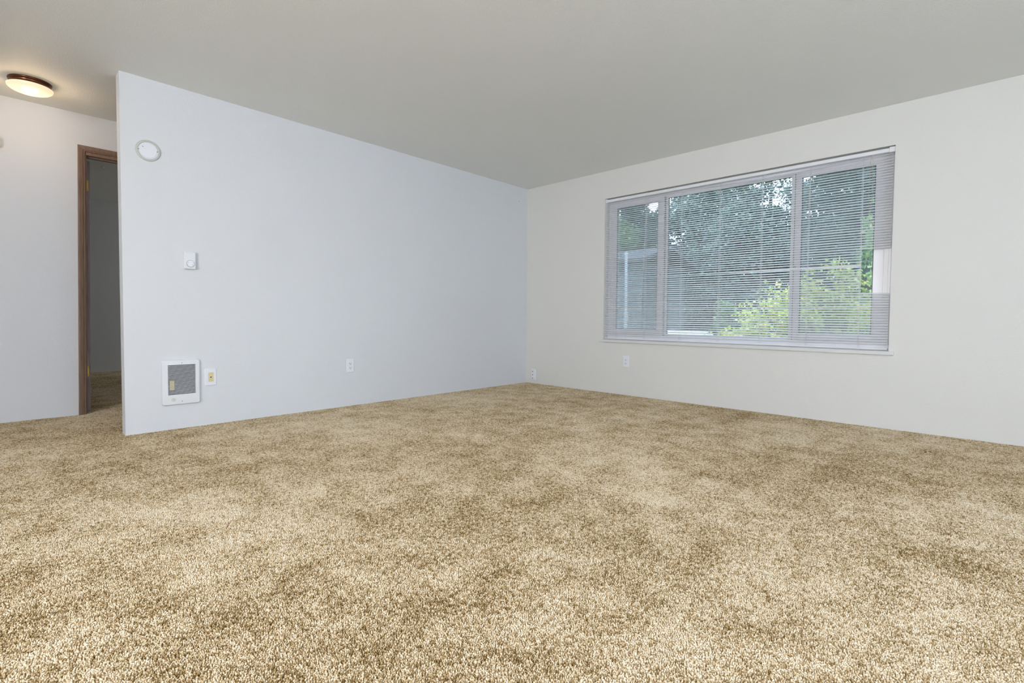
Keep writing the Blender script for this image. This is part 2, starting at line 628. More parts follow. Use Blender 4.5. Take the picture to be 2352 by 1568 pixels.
# side sashes: glass at z 0.715..2.038
for y0, y1, gy0, gy1 in ((-1.812, -1.205, -1.742, -1.252), (-3.650, -3.030, -3.578, -3.068)):
    bm = B()
    for a in ((y0, gy0, 0.713, 2.038), (gy1, y1, 0.713, 2.038), (y0, y1, 0.648, 0.713), (y0, y1, 2.038, 2.088)):
        bx(bm, FX0 + 0.008, FX0 + 0.034, a[0], a[1], a[2], a[3], 0.003)
    s = obj('sash_frame', bm, MAT_VINYL, win)
    bm = B()
    g = 0.004
    for a in ((gy0, gy0 + g, 0.713, 2.038), (gy1 - g, gy1, 0.713, 2.038), (gy0, gy1, 0.713, 0.713 + g), (gy0, gy1, 2.038 - g, 2.038)):
        bx(bm, FX0 + 0.010, FX0 + 0.030, *a)
    obj('gasket', bm, MAT_GASKET, s)
    bm = B()
    bx(bm, FX0 + 0.018, FX0 + 0.022, gy0, gy1, 0.713, 2.038)
    obj('glass_pane', bm, MAT_GLASS, win)
    bm = B()
    bx(bm, FX1 + 0.002, FX1 + 0.0025, y0 + 0.01, y1 - 0.01, 0.67, 2.08)
    bx(bm, FX1, FX1 + 0.006, y0, y1, 0.655, 0.67)
    bx(bm, FX1, FX1 + 0.006, y0, y1, 2.08, 2.09)
    obj('insect_screen', bm, MAT_SCREEN, win)
bm = B()
cy0, cy1, cz0, cz1 = -2.996, -1.850, 0.662, 2.060
g = 0.004
for a in ((cy0, cy0 + g, cz0, cz1), (cy1 - g, cy1, cz0, cz1), (cy0, cy1, cz0, cz0 + g), (cy0, cy1, cz1 - g, cz1)):
    bx(bm, FX0 + 0.020, FX0 + 0.040, *a)
obj('gasket', bm, MAT_GASKET, win)
bm = B()
for a in ((cy1, -1.80, cz0, cz1), (-3.01, cy0, cz0, cz1), (-3.01, -1.80, 0.64, cz0), (-3.01, -1.80, cz1, 2.085)):
    bx(bm, FX0 + 0.016, FX0 + 0.044, *a, 0.003)
obj('fixed_pane_frame', bm, MAT_VINYL, win)
bm = B()
bx(bm, FX0 + 0.028, FX0 + 0.032, cy0, cy1, cz0, cz1)
obj('glass_pane', bm, MAT_GLASS, win)
for yy in (-1.829, -3.018):
    bm = B()
    bx(bm, FX0 - 0.001, FX0 + 0.003, yy - 0.002, yy + 0.002, OZ0 + 0.07, OZ1 - 0.07)
    obj('gasket', bm, MAT_SCREW, win)
for yy in (-1.788, -3.035):
    bm = B()
    bx(bm, FX0 - 0.010, FX0 + 0.004, yy - 0.010, yy + 0.010, 1.27, 1.36, 0.004)
    lk = obj('latch', bm, MAT_VINYL, win)
    bm = B()
    bx(bm, FX0 - 0.013, FX0 - 0.009, yy - 0.004, yy + 0.004, 1.275, 1.29)
    bx(bm, FX0 - 0.013, FX0 - 0.009, yy - 0.004, yy + 0.004, 1.345, 1.355)
    obj('screw', bm, MAT_SCREW, lk)
bm = B()
bx(bm, -0.022, FX0 + 0.002, -3.737, -1.121, 0.562, 0.592, 0.004)
obj('window_sill', bm, MAT_SILL, win)

# ------------------------------------------------------------------ mini blind
blind = thing('mini_blind', 'white horizontal mini blind hanging in the window, with a broken gap at its lower right', 'blind', (0, 0, 0))
BXC = 0.030
BY0, BY1 = -3.694, -1.160           # right end, left end
bm = B()
# open-topped headrail channel
bx(bm, BXC - 0.014, BXC - 0.0125, BY0, BY1, 2.098, 2.126)
bx(bm, BXC + 0.0125, BXC + 0.014, BY0, BY1, 2.098, 2.126)
bx(bm, BXC - 0.014, BXC + 0.014, BY0, BY1, 2.098, 2.0995)
bx(bm, BXC - 0.0155, BXC - 0.012, BY0, BY1, 2.124, 2.127)
obj('headrail', bm, MAT_SLAT, blind)
for y0, y1 in ((OY0 + 0.001, OY0 + 0.038), (OY1 - 0.028, OY1 - 0.001)):
    bm = B()
    bx(bm, BXC - 0.020, BXC + 0.017, y0, y1, 2.094, 2.134, 0.002)
    obj('end_bracket', bm, MAT_PLASTIC, blind)

TILT = math.radians(28)
PITCH_Z = 0.0205
LAD = [-1.307, -1.640, -2.030, -2.405, -2.774, -3.142, -3.507]


def slat_strip(bm, y0, y1, zf, tilt, ny=10, dz=0.0):
    prof = [-0.0125, -0.0075, 0.0, 0.0075, 0.0125]
    rows = []
    for i in range(ny + 1):
        y = y0 + (y1 - y0) * i / ny
        z = zf(y)
        tl = tilt(y) if callable(tilt) else tilt
        up, dn = [], []
        for t in prof:
            c = 0.0017 * (1 - (t / 0.0125) ** 2)
            x = BXC + t * math.cos(tl) - c * math.sin(tl)
            zz = z + t * math.sin(tl) + c * math.cos(tl)
            up.append(bm.verts.new((x, y, zz + 0.00025)))
            dn.append(bm.verts.new((x, y, zz - 0.00025)))
        rows.append(up + dn[::-1])
    n = len(rows[0])
    for A, Bq in zip(rows, rows[1:]):
        for k in range(n):
            bm.faces.new((A[k], A[(k + 1) % n], Bq[(k + 1) % n], Bq[k]))
    bm.faces.new(rows[0])
    bm.faces.new(rows[-1][::-1])


bm = B()
z = 2.083
zs = []
while z > 0.632:
    zs.append(z)
    z -= PITCH_Z
rs = random.Random(3)
bent = min(range(len(zs)), key=lambda i: abs(zs[i] - 1.262))
gap = [i for i, q in enumerate(zs) if 1.058 < q < 1.372]
for i, q in enumerate(zs):
    j1, j2 = rs.uniform(-0.0012, 0.0012), rs.uniform(-0.0012, 0.0012)
    tl = TILT + math.radians(rs.uniform(-2, 2))
    y0 = BY0
    if i == bent:
        continue
    if i in gap:
        y0 = LAD[-1] - rs.uniform(0.003, 0.008)
    def zf(y, q=q, j1=j1, j2=j2, i=i):
        f = (y - BY1) / (BY0 - BY1)
        zz = q + j1 * (1 - f) + j2 * f - 0.001 * math.sin(f * math.pi * 7) ** 2
        if i == 0:                        # top slat has slipped: high at the right end, sagging in the middle
            zz += 0.004 - 0.016 * math.sin(min(1, max(0, (f - 0.35) / 0.6)) * math.pi) ** 2
        if i > gap[-1] and y < LAD[-1]:   # under the gap the free ends droop a little
            zz -= max(0, 0.010 - 0.0016 * (i - gap[-1])) * (LAD[-1] - y) / 0.19
        return zz
    slat_strip(bm, y0, BY1, zf, tl, 18)
obj('slat_panel', bm, MAT_SLAT, blind, smooth=True)
bm = B()
slat_strip(bm, LAD[-1] - 0.004, BY1, lambda y: zs[bent] - 0.002 - 0.003 * max(0, (-1.9 - y)) / 1.6,
           lambda y: math.radians(28 + 18 * min(1, max(0, (-2.3 - y) / 0.5))), 24)
bs = obj('bent_slat', bm, MAT_SLAT, blind, smooth=True)
bs['label'] = 'slat twisted edge-down beside the gap'
bm = B()
bx(bm, BXC - 0.012, BXC + 0.012, BY0, BY1, 0.600, 0.611, 0.003)
obj('bottom_rail', bm, MAT_SLAT, blind)
for y in (LAD[1], LAD[5]):
    pass
for y in LAD:
    bm = B()
    for dx in (-0.0135, 0.0135):
        bx(bm, BXC + dx - 0.0006, BXC + dx + 0.0006, y - 0.0010, y + 0.0010, 0.611, 2.098)
    bx(bm, BXC - 0.0006, BXC + 0.0006, y - 0.0006 + 0.008, y + 0.0006 + 0.008, 0.611, 2.098)
    obj('ladder_cord', bm, MAT_CORD, blind)
bm = B()
tube(bm, [(BXC - 0.016, -3.556, 2.100), (BXC - 0.022, -3.556, 2.0), (BXC - 0.022, -3.546, 1.8), (BXC - 0.022, -3.556, 1.64), (BXC - 0.022, -3.562, 1.60), (BXC - 0.022, -3.575, 1.56)], 0.0011)
tube(bm, [(BXC - 0.016, -3.566, 2.100), (BXC - 0.022, -3.566, 2.0), (BXC - 0.022, -3.572, 1.8), (BXC - 0.022, -3.558, 1.64), (BXC - 0.022, -3.568, 1.61), (BXC - 0.022, -3.562, 1.57)], 0.0011)
pc = obj('pull_cord', bm, MAT_PULL, blind)
pc['label'] = 'aged cream pull cord'
bm = B()
lathe(bm, [(0, 0.0), (0.004, 0.0), (0.006, -0.02), (0.003, -0.035), (0, -0.035)], 12, 'Z', BXC - 0.022, -3.568, 1.572)
obj('tassel', bm, MAT_PLASTIC, pc, smooth=True)
bm = B()
tube(bm, [(BXC - 0.019, -1.668, 2.095), (BXC - 0.020, -1.645, 1.75), (BXC - 0.020, -1.618, 1.25), (BXC - 0.020, -1.606, 0.90)], 0.0016)
obj('tilt_wand', bm, MAT_CORD, blind)

# ------------------------------------------------------------------ doorway, casing and door
door = thing('door_1', 'brown doorway at the end of the hallway, its door standing open inward', 'door', (0, 0, 0), kind='structure')
def sweep_casing(bm, xl, xr, zt, prof):
    """prof: (offset outward from the inner edge, y)"""
    st = []
    for d, y in prof:
        st.append([(lean(xl - d, 0), y, 0), (lean(xl - d, zt + d), y, zt + d), (xr + d, y, zt + d), (xr + d, y, 0)])
    vs = [[bm.verts.new(p) for p in row] for row in st]
    n = len(vs)
    for i in range(n):
        a, c = vs[i], vs[(i + 1) % n]
        for k in range(3):
            bm.faces.new((a[k], a[k + 1], c[k + 1], c[k]))
    bm.faces.new([v[0] for v in vs])
    bm.faces.new([v[3] for v in vs][::-1])
bm = B()
sweep_casing(bm, -4.1205, -3.356, 2.142, [(0, HW0 + 0.001), (0, HW0 - 0.008), (0.003, HW0 - 0.011), (0.006, HW0 - 0.008), (0.010, HW0 - 0.009),
                                     (0.014, HW0 - 0.013), (0.036, HW0 - 0.018), (0.043, HW0 - 0.018), (0.0455, HW0 - 0.014), (0.0455, HW0 + 0.001)])
obj('casing', bm, MAT_CASING, door)
bm = B()
# jamb lining with stop
def jpiece(x0, x1, y0, y1, z1):
    prism(bm, [(lean(x0, 0), 0), (lean(x1, 0), 0), (lean(x1, z1), z1), (lean(x0, z1), z1)], y0, y1)
jpiece(-4.130, -4.114, HW0 - 0.001, HW1 + 0.001, DTOP)
jpiece(-4.114, -4.107, HW0 + 0.035, HW0 + 0.070, DTOP - 0.033)
bx(bm, -3.362, -3.34, HW0 - 0.001, HW1 + 0.001, 0, DTOP)
bx(bm, -4.114, -3.362, HW0 - 0.001, HW1 + 0.001, DTOP - 0.033, DTOP)
bx(bm, -4.107, -3.362, HW0 + 0.035, HW0 + 0.070, DTOP - 0.045, DTOP - 0.033)
obj('jamb', bm, MAT_CASING, door)
bm = B()
DS0, DS1 = -4.118, -4.079
zt = 2.098
prism(bm, [(lean(DS0, 0), 0.012), (lean(DS1, 0), 0.012), (lean(DS1, zt), zt), (lean(DS0, zt), zt)], HW1 + 0.004, HW1 + 0.764)
ds = obj('door_slab', bm, MAT_DOOR, door)
ds['label'] = 'dark veneered door seen edge-on'
for zc in (0.345, 1.895):
    bm = B()
    x = lean(DS0, zc)
    bx(bm, x + 0.003, x + 0.031, HW1 + 0.0015, HW1 + 0.0045, zc - 0.045, zc + 0.045, 0.001)
    tube(bm, [(x + 0.001, HW1 - 0.001, zc - 0.046), (x + 0.001, HW1 - 0.001, zc + 0.046)], 0.005, 10)
    h = obj('hinge', bm, MAT_BRASS, ds)
    bm = B()
    for dz in (-0.03, 0.0, 0.03):
        lathe(bm, [(0, -0.001), (0.0035, -0.001), (0.0035, 0.0), (0, 0.0)], 10, 'Y', x + 0.017 + (0.006 if dz else -0.004), HW1 + 0.0015, zc + dz)
    obj('screw', bm, MAT_SCREW, h)

# ------------------------------------------------------------------ ceiling lamp in the hallway
LX, LY = -4.450, 0.665
lamp = thing('ceiling_lamp', 'lit flush ceiling lamp with a bronze ring over the hallway', 'ceiling light', (LX, LY, CH))
bm = B()
lathe(bm, [(0, 0.001), (0.113, 0.001), (0.1145, -0.003), (0.113, -0.009), (0.108, -0.013), (0.110, -0.018), (0.108, -0.024), (0.103, -0.027), (0.105, -0.032), (0.104, -0.038), (0.098, -0.040), (0, -0.040)], 64)
obj('ring', bm, MAT_BRONZE, lamp, smooth=True)
bm = B()
pr = [(0.100, -0.0365), (0.116, -0.037), (0.1200, -0.040), (0.1195, -0.044)]
for k in range(1, 10):
    a = math.radians(90 * k / 9)
    pr.append((max(0.0, 0.1195 * math.cos(a)), -0.044 - 0.040 * math.sin(a)))
pr[-1] = (0, pr[-1][1])
lathe(bm, pr, 64)
obj('glass_shade', bm, MAT_OPAL, lamp, smooth=True)
def point(name, loc, e, col, r):
    l = bpy.data.lights.new(name, 'POINT')
    l.energy = e
    l.color = col
    l.shadow_soft_size = r
    o = bpy.data.objects.new(name, l)
    C.objects.link(o)
    o.location = loc
    return o
point('lamp_bulb', (LX, LY, CH - 0.17), 2.1, (1.0, 0.70, 0.40), 0.08)

# ------------------------------------------------------------------ things on the left wall (local: x right, z up, -y to the viewer)
# wall heater
hx, hz = -3.7335, 0.339
ht = thing('wall_heater', 'white louvred electric wall heater low on the left wall', 'heater', (hx, 0, hz))
W2, H2 = 0.1165, 0.161
gx0, gx1, gz0, gz1 = -0.081, 0.0895, -0.089, 0.1265
bm = B()
n = 6
outer = lambda d, r: roundrect(-W2 + d, W2 - d, -H2 + d, H2 - d, r, n)
inner = lambda: roundrect(gx0, gx1, gz0, gz1, 0.001, n)
rings = []
for pts, y in ((outer(0.004, 0.012), 0.0), (outer(0.0, 0.014), -0.004), (outer(0.0, 0.014), -0.014), (outer(0.004, 0.012), -0.020), (outer(0.012, 0.008), -0.021), (inner(), -0.0205), (inner(), 0.0)):
    rings.append([bm.verts.new((x, y, z)) for x, z in pts])
for A, Bq in zip(rings, rings[1:]):
    for k in range(len(A)):
        bm.faces.new((A[k], A[(k + 1) % len(A)], Bq[(k + 1) % len(A)], Bq[k]))
obj('cover', bm, MAT_PLASTIC, ht, smooth=True)
bm = B()
bx(bm, gx0 - 0.002, gx1 + 0.002, -0.003, -0.0005, gz0 - 0.002, gz1 + 0.002)
obj('heater_cavity', bm, MAT_BLACK, ht)
bm = B()
NL = 24
pz = (gz1 - gz0) / (NL)
for k in range(NL + 1):
    zc = gz0 + k * pz
    bx(bm, gx0 - 0.001, gx1 + 0.001, -0.0200, -0.0125, zc - 0.0017, zc + 0.0017)
obj('grille', bm, MAT_PLASTIC, ht)
bm = B()
bx(bm, gx0 + 0.014, gx0 + 0.040, -0.008, -0.003, -0.052, 0.012)
obj('wiring_label', bm, MAT_COIL, ht)
bm = B()
lathe(bm, [(0, -0.0), (0.012, -0.0), (0.012, -0.0018), (0.0105, -0.0024), (0, -0.0024)], 24, 'Y', -0.049, -0.0208, -0.123)
obj('knob_cap', bm, MAT_CREAM, ht)
for sx_, sz_ in ((0.004, 0.139), (0.004, -0.138)):
    bm = B()
    lathe(bm, [(0, 0), (0.003, 0), (0.003, -0.001), (0, -0.001)], 12, 'Y', sx_, -0.0206, sz_)
    obj('screw', bm, MAT_SCREW, ht)

# phone jack
jk = thing('phone_jack', 'white wall plate with an ivory phone socket beside the heater', 'phone jack', (-3.5435, 0, 0.358))
bm = B()
plate(bm, [(roundrect(-0.039, 0.039, -0.0635, 0.0635, 0.004, 3), 0.0), (roundrect(-0.039, 0.039, -0.0635, 0.0635, 0.004, 3), -0.004), (roundrect(-0.034, 0.034, -0.0585, 0.0585, 0.003, 3), -0.0068)])
obj('cover_plate', bm, MAT_PLATE, jk)
bm = B()
bx(bm, -0.0165, 0.0175, -0.0095, -0.005, -0.034, 0.035, 0.001)
ins = obj('socket_insert', bm, MAT_IVORY, jk)
bm = B()
lathe(bm, [(0, 0), (0.0085, 0), (0.0085, -0.0018), (0, -0.0018)], 20, 'Y', 0.0, -0.0094, 0.0)
rg = obj('socket_ring', bm, MAT_CREAM, ins)
bm = B()
prism(bm, [(-0.0058, 0.004), (0.0058, 0.004), (0.003, -0.004), (-0.003, -0.004)], -0.0122, -0.0105)
obj('socket_hole', bm, MAT_BLACK, ins)

# thermostat
tx, tz = -3.6705, 1.218
th = thing('thermostat', 'small white dial thermostat on the left wall above the heater', 'thermostat', (tx, 0, tz))
bm = B()
plate(bm, [(roundrect(-0.035, 0.035, -0.060, 0.060, 0.003, 3), 0.0), (roundrect(-0.037, 0.037, -0.062, 0.062, 0.004, 3), -0.004), (roundrect(-0.037, 0.037, -0.062, 0.062, 0.004, 3), -0.022), (roundrect(-0.033, 0.033, -0.058, 0.058, 0.003, 3), -0.026)])
obj('housing', bm, MAT_PLASTIC, th)
bm = B()
lathe(bm, [(0, 0.0), (0.0265, 0.0), (0.0265, -0.0012), (0.0235, -0.0012), (0.0235, -0.007), (0.0215, -0.009), (0, -0.009)], 40, 'Y', 0.003, -0.0255, -0.023)
dl = obj('dial', bm, MAT_PLATE, th, smooth=True)
bm = B()
lathe(bm, [(0.0238, -0.0), (0.0262, -0.0), (0.0262, -0.0016), (0.0238, -0.0016)], 40, 'Y', 0.003, -0.0258, -0.023)
obj('dial_groove', bm, plain('groove_grey', (0.40, 0.41, 0.44, 1), 0.6), dl)
for dx, dz in ((0.021, -0.017), (0.0155, -0.031), (-0.012, -0.017)):
    bm = B()
    lathe(bm, [(0, 0), (0.0019, 0), (0.0019, -0.0006), (0, -0.0006)], 8, 'Y', dx, -0.0344, dz)
    obj('dial_mark', bm, MAT_SCREW, dl)

# detector mounting plate
dt = thing('detector_mount', 'round off-white mounting plate high on the left wall near the hallway', 'mounting plate', (-3.904, 0, 1.9505))
bm = B()
lathe(bm, [(0.0565, 0.0), (0.0715, 0.0), (0.0715, -0.004), (0.0695, -0.007), (0.064, -0.009), (0.0585, -0.0085), (0.0565, -0.005)], 56, 'Y')
obj('rim', bm, MAT_SHADE_PL, dt, smooth=True)
bm = B()
lathe(bm, [(0, 0.0), (0.0575, 0.0), (0.0575, -0.0035), (0.050, -0.0035), (0.0485, -0.0055), (0.0, -0.0055)], 56, 'Y')
ip = obj('base_plate', bm, MAT_PLATE, dt, smooth=True)
for dx, dz in ((-0.053, 0.0), (0.052, 0.004), (-0.030, 0.022)):
    bm = B()
    lathe(bm, [(0, -0.003), (0.0032, -0.003), (0.0032, -0.0066), (0, -0.0066)], 12, 'Y', dx, 0, dz)
    obj('screw', bm, MAT_SCREW, dt)

bm = B()
lathe(bm, [(0, 0.001), (0.0035, 0.0), (0.0035, -0.003), (0, -0.003)], 10, 'Y', -0.162, 0, 2.265)
nl = obj('nail', bm, MAT_SCREW)
nl['label'] = 'small nail high in the left wall close to the room corner'
nl['category'] = 'nail'


# duplex outlets
def outlet(loc, rotz, label):
    o = thing('power_outlet', label, 'outlet', loc, rotz, 'duplex power outlets')
    bm = B()
    plate(bm, [(roundrect(-0.038, 0.038, -0.061, 0.061, 0.004, 3), 0.0), (roundrect(-0.038, 0.038, -0.061, 0.061, 0.004, 3), -0.004), (roundrect(-0.033, 0.033, -0.056, 0.056, 0.003, 3), -0.0066)])
    obj('cover_plate', bm, MAT_PLATE, o)
    for s in (1, -1):
        bm = B()
        zc = 0.0195 * s
        plate(bm, [(roundrect(-0.0165, 0.0165, zc - 0.014, zc + 0.014, 0.010, 5), -0.005), (roundrect(-0.0165, 0.0165, zc - 0.014, zc + 0.014, 0.010, 5), -0.0082)])
        rc = obj('receptacle', bm, MAT_PLASTIC, o)
        bm = B()
        bx(bm, -0.0078, -0.0055, -0.0086, -0.0078, zc - 0.0015, zc + 0.0070)
        bx(bm, 0.0055, 0.0078, -0.0086, -0.0078, zc - 0.0005, zc + 0.0065)
        lathe(bm, [(0, -0.0078), (0.0030, -0.0078), (0.0030, -0.0086), (0, -0.0086)], 12, 'Y', 0, 0, zc - 0.0070)
        obj('socket_slots', bm, MAT_BLACK, rc)
    bm = B()
    lathe(bm, [(0, -0.006), (0.0028, -0.006), (0.0028, -0.0074), (0, -0.0074)], 12, 'Y')
    obj('screw', bm, MAT_PLATE, o)
    return o


outlet((-2.4155, 0, 0.3695), 0, 'white duplex power outlet on the left wall, right of the heater')
outlet((0, -1.4445, 0.361), -math.pi / 2, 'white duplex power outlet under the left end of the window')

# jack plate in the corner
cj = thing('cable_jack', 'narrow white jack plate with three holes beside the room corner, just above the carpet', 'cable jack', (0, -0.127, 0.111), -math.pi / 2)
bm = B()
plate(bm, [(roundrect(-0.035, 0.035, -0.068, 0.068, 0.004, 3), 0.0), (roundrect(-0.035, 0.035, -0.068, 0.068, 0.004, 3), -0.004), (roundrect(-0.031, 0.031, -0.064, 0.064, 0.003, 3), -0.007)])
obj('cover_plate', bm, MAT_PLATE, cj)
for dz in (0.037, -0.004, -0.046):
    bm = B()
    lathe(bm, [(0, -0.006), (0.0055, -0.006), (0.0055, -0.010), (0, -0.010)], 14, 'Y', -0.011, 0, dz)
    obj('socket', bm, MAT_BLACK, cj)

# chime box at the left edge of the view
cb = thing('door_chime', 'white chime box cut by the left edge, on the hallway wall', 'door chime', (-4.668, HW0, 2.088))
bm = B()
bx(bm, -0.072, 0.072, -0.036, 0.0, -0.040, 0.040, 0.005)
obj('housing', bm, MAT_PLASTIC, cb)
bm = B()
bx(bm, -0.055, 0.055, -0.038, -0.0355, -0.028, 0.028, 0.002)
obj('front_panel', bm, MAT_PLATE, cb)

bm = B()
lathe(bm, [(0, 0.0), (0.014, 0.0), (0.014, -0.008), (0.01, -0.012), (0, -0.012)], 24, 'Z')
dh = obj('ceiling_sensor', bm, MAT_PLASTIC, smooth=True, loc=(-3.802, 2.852, CH))
dh['label'] = 'tiny white button on the dark bedroom ceiling beyond the doorway'
dh['category'] = 'sensor'

# ------------------------------------------------------------------ outdoors
GZ = -0.95
bm = B()
bx(bm, 0.16, 60, -45, 55, GZ - 0.2, GZ)
gr = struct('lawn_ground', bm, MAT_GRASS, 'lawn outside the window', 'ground')


def leaves(name, mat, centers, radii, n, size, parent, seed, up=0.3):
    """leaf blades scattered in clumps: centers (k,3), radii (k,3)"""
    rng = np.random.default_rng(seed)
    k = rng.integers(0, len(centers), n)
    d = rng.normal(size=(n, 3))
    d /= np.linalg.norm(d, axis=1)[:, None]
    rad = rng.random(n) ** (1 / 2.2)
    P = centers[k] + d * radii[k] * rad[:, None]
    nrm = rng.normal(size=(n, 3)) + np.array([0, 0, up])
    nrm /= np.linalg.norm(nrm, axis=1)[:, None]
    t = rng.normal(size=(n, 3))
    t -= (t * nrm).sum(1)[:, None] * nrm
    t /= np.linalg.norm(t, axis=1)[:, None]
    s = np.cross(nrm, t)
    L = size * rng.uniform(0.6, 1.3, n)[:, None]
    Wd = L * 0.36
    V = np.stack([P - t * L * 0.5, P + s * Wd - nrm * L * 0.06, P + t * L * 0.5, P - s * Wd - nrm * L * 0.06], 1).reshape(-1, 3)
    V[:, 2] = np.maximum(V[:, 2], GZ + 0.01)
    F = np.arange(n * 4).reshape(-1, 4)
    me = bpy.data.meshes.new(name)
    me.vertices.add(n * 4)
    me.vertices.foreach_set('co', V.astype(np.float32).ravel())
    me.loops.add(n * 4)
    me.loops.foreach_set('vertex_index', F.ravel().astype(np.int32))
    me.polygons.add(n)
    me.polygons.foreach_set('loop_start', (np.arange(n) * 4).astype(np.int32))
    me.polygons.foreach_set('loop_total', np.full(n, 4, np.int32))
    me.update()
    me.materials.append(mat)
    o = bpy.data.objects.new(name, me)
    C.objects.link(o)
    o.parent = parent
    return o


def tree(name, label, x, y, h, cr, mat, n, size, seed, trunk_r=0.16, crown0=0.25, clumps=60, group=None, cat='tree'):
    """crown from crown0*h to h above the ground, crown radius cr"""
    t = thing(name, label, cat, (x, y, GZ), 0, group)
    rng = np.random.default_rng(seed)
    zc = h * (crown0 + 1) / 2
    hr = h * (1 - crown0) / 2
    d = rng.normal(size=(clumps, 3))
    d /= np.linalg.norm(d, axis=1)[:, None]
    c = d * (rng.random(clumps) ** (1 / 2.0))[:, None] * np.array([cr, cr, hr]) * 0.88 + np.array([0, 0, zc])
    rad = np.ones((clumps, 3)) * (cr * rng.uniform(0.16, 0.34, clumps))[:, None] * np.array([1, 1, 0.75])
    bm = B()
    top = Vector((rng.normal() * 0.1, rng.normal() * 0.1, h * 0.85))
    tube(bm, [(0, 0, -0.05), (0.03, 0.02, h * 0.3), (top.x * 0.6, top.y * 0.6, h * 0.6), top], [trunk_r, trunk_r * 0.8, trunk_r * 0.45, trunk_r * 0.12], 8)
    for k in range(0, clumps, 3):
        p = Vector(c[k])
        f = min(0.8, max(0.12, (p.z * 0.6) / h))
        a = Vector((0.02, 0.02, h * f))
        mid = (a + p) / 2 + Vector((0, 0, 0.05 * h * 0.3))
        tube(bm, [a, mid, p], [trunk_r * 0.32, trunk_r * 0.18, trunk_r * 0.05], 5)
    obj('trunk', bm, MAT_BARK, t)
    o = leaves('foliage', mat, c, rad, n, size, t, seed + 1)
    me = o.data
    v = np.empty(len(me.vertices) * 3, np.float32)
    me.vertices.foreach_get('co', v)
    v = v.reshape(-1, 3)
    v[:, 2] = np.maximum(v[:, 2], 0.01)
    me.vertices.foreach_set('co', v.ravel())
    return t


# big trees a short way off; taller ones further back
G1 = 'large trees beyond the lawn'
tree('leafy_tree', 'dark green tree in the left window pane, above the grey building', 16.0, 8.8, 9.0, 2.6, MAT_LEAF_DARK, 22000, 0.14, 11, 0.2, 0.15, 80, G1)
tree('leafy_tree', 'blue-green tree filling the left half of the middle pane', 15.6, 3.7, 8.4, 2.4, MAT_LEAF_BLUE, 26000, 0.115, 12, 0.2, 0.08, 80, G1)
tree('leafy_tree', 'dark tree behind the yellow shrub in the right half of the middle pane', 11.8, 0.7, 7.2, 1.95, MAT_LEAF_BLUE, 24000, 0.10, 13, 0.2, 0.05, 80, G1)
tree('leafy_tree', 'dark green tree in the upper half of the right window pane', 9.0, -2.6, 7.0, 1.8, MAT_LEAF_DARK, 26000, 0.095, 14, 0.2, 0.05, 80, G1)
G2 = 'far row of trees'
for k, (x, y, h, cr) in enumerate(((21, 12.5, 9.6, 2.7), (27.2, 9.6, 12.0, 2.9), (21, 5.6, 9.3, 2.6), (27.2, 2.4, 12.0, 2.9), (21, -1.2, 9.6, 2.7), (27.2, -4.8, 12.0, 2.9))):
    tree('distant_tree', 'tall dark distant tree in the far row, showing only as foliage behind the nearer trees', x, y, h, cr, MAT_LEAF_DARK, 15000, 0.20, 30 + k, 0.25, 0.02, 70, G2)

# yellow-green shrub close to the window, and a light tree at the right edge
def shrub(name, label, cat, lobes, mat, n, size, seed, base):
    t = thing(name, label, cat, (base[0], base[1], GZ))
    rng = np.random.default_rng(seed)
    cs, rs_ = [], []
    bm = B()
    for (lx, ly, lz, rx, ry, rz, q) in lobes:
        for _ in range(q):
            d = rng.normal(size=3)
            d /= np.linalg.norm(d)
            p = np.array([lx - base[0], ly - base[1], lz - GZ]) + d * np.array([rx, ry, rz]) * rng.random() ** 0.5
            p[2] = max(p[2], 0.15)
            cs.append(p)
            rs_.append(np.ones(3) * rng.uniform(0.13, 0.26))
            if rng.random() < 0.4:
                tube(bm, [(0, 0, 0), tuple(p * np.array([0.5, 0.5, 0.6])), tuple(p)], [0.03, 0.016, 0.004], 5)
    obj('stems', bm, MAT_BARK, t)
    o = leaves('foliage', mat, np.array(cs), np.array(rs_), n, size, t, seed + 1)
    return t


hd = thing('boundary_hedge', 'dark hedge closing the view low behind all the trees', 'hedge', (32.0, 5.0, GZ))
rng = np.random.default_rng(5)
hc = np.stack([rng.uniform(-0.5, 0.5, 760), rng.uniform(-17, 19, 760), rng.uniform(0.3, 4.2, 760)], 1)
leaves('foliage', MAT_LEAF_DARK, hc, np.full((760, 3), 0.75), 44000, 0.26, hd, 6)
for k in range(12):
    bm = B()
    tube(bm, [(0, -15 + k * 2.9, 0), (0.1, -15 + k * 2.9, 3.2)], [0.08, 0.03], 6)
    obj('stem', bm, MAT_BARK, hd)
shrub('garden_shrub', 'yellow-green shrub outside the lower right of the window', 'shrub',
      [(4.2, -2.6, -0.1, 0.8, 1.0, 1.0, 60), (4.2, -2.55, 0.95, 0.6, 0.6, 0.75, 34), (4.1, -2.05, 0.85, 0.5, 0.45, 0.55, 26), (4.0, -1.75, 0.4, 0.6, 0.6, 0.85, 50), (3.9, -1.15, -0.1, 0.6, 0.6, 0.7, 40), (3.9, -0.6, -0.4, 0.5, 0.5, 0.65, 24)],
      MAT_LEAF_YEL, 30000, 0.065, 51, (4.0, -2.4))
shrub('young_maple', 'pale green young tree at the right edge of the window', 'tree',
      [(6.0, -3.15, 1.5, 0.4, 0.5, 1.75, 44), (6.0, -2.9, 0.3, 0.35, 0.6, 1.0, 26)],
      MAT_LEAF_PALE, 9500, 0.09, 61, (6.0, -3.3))
shrub('low_hedge_plant', 'low green plant under the left window pane', 'shrub',
      [(5.4, 1.9, -0.2, 0.5, 0.9, 0.65, 24)], MAT_LEAF_MID, 4500, 0.08, 71, (5.4, 1.9))
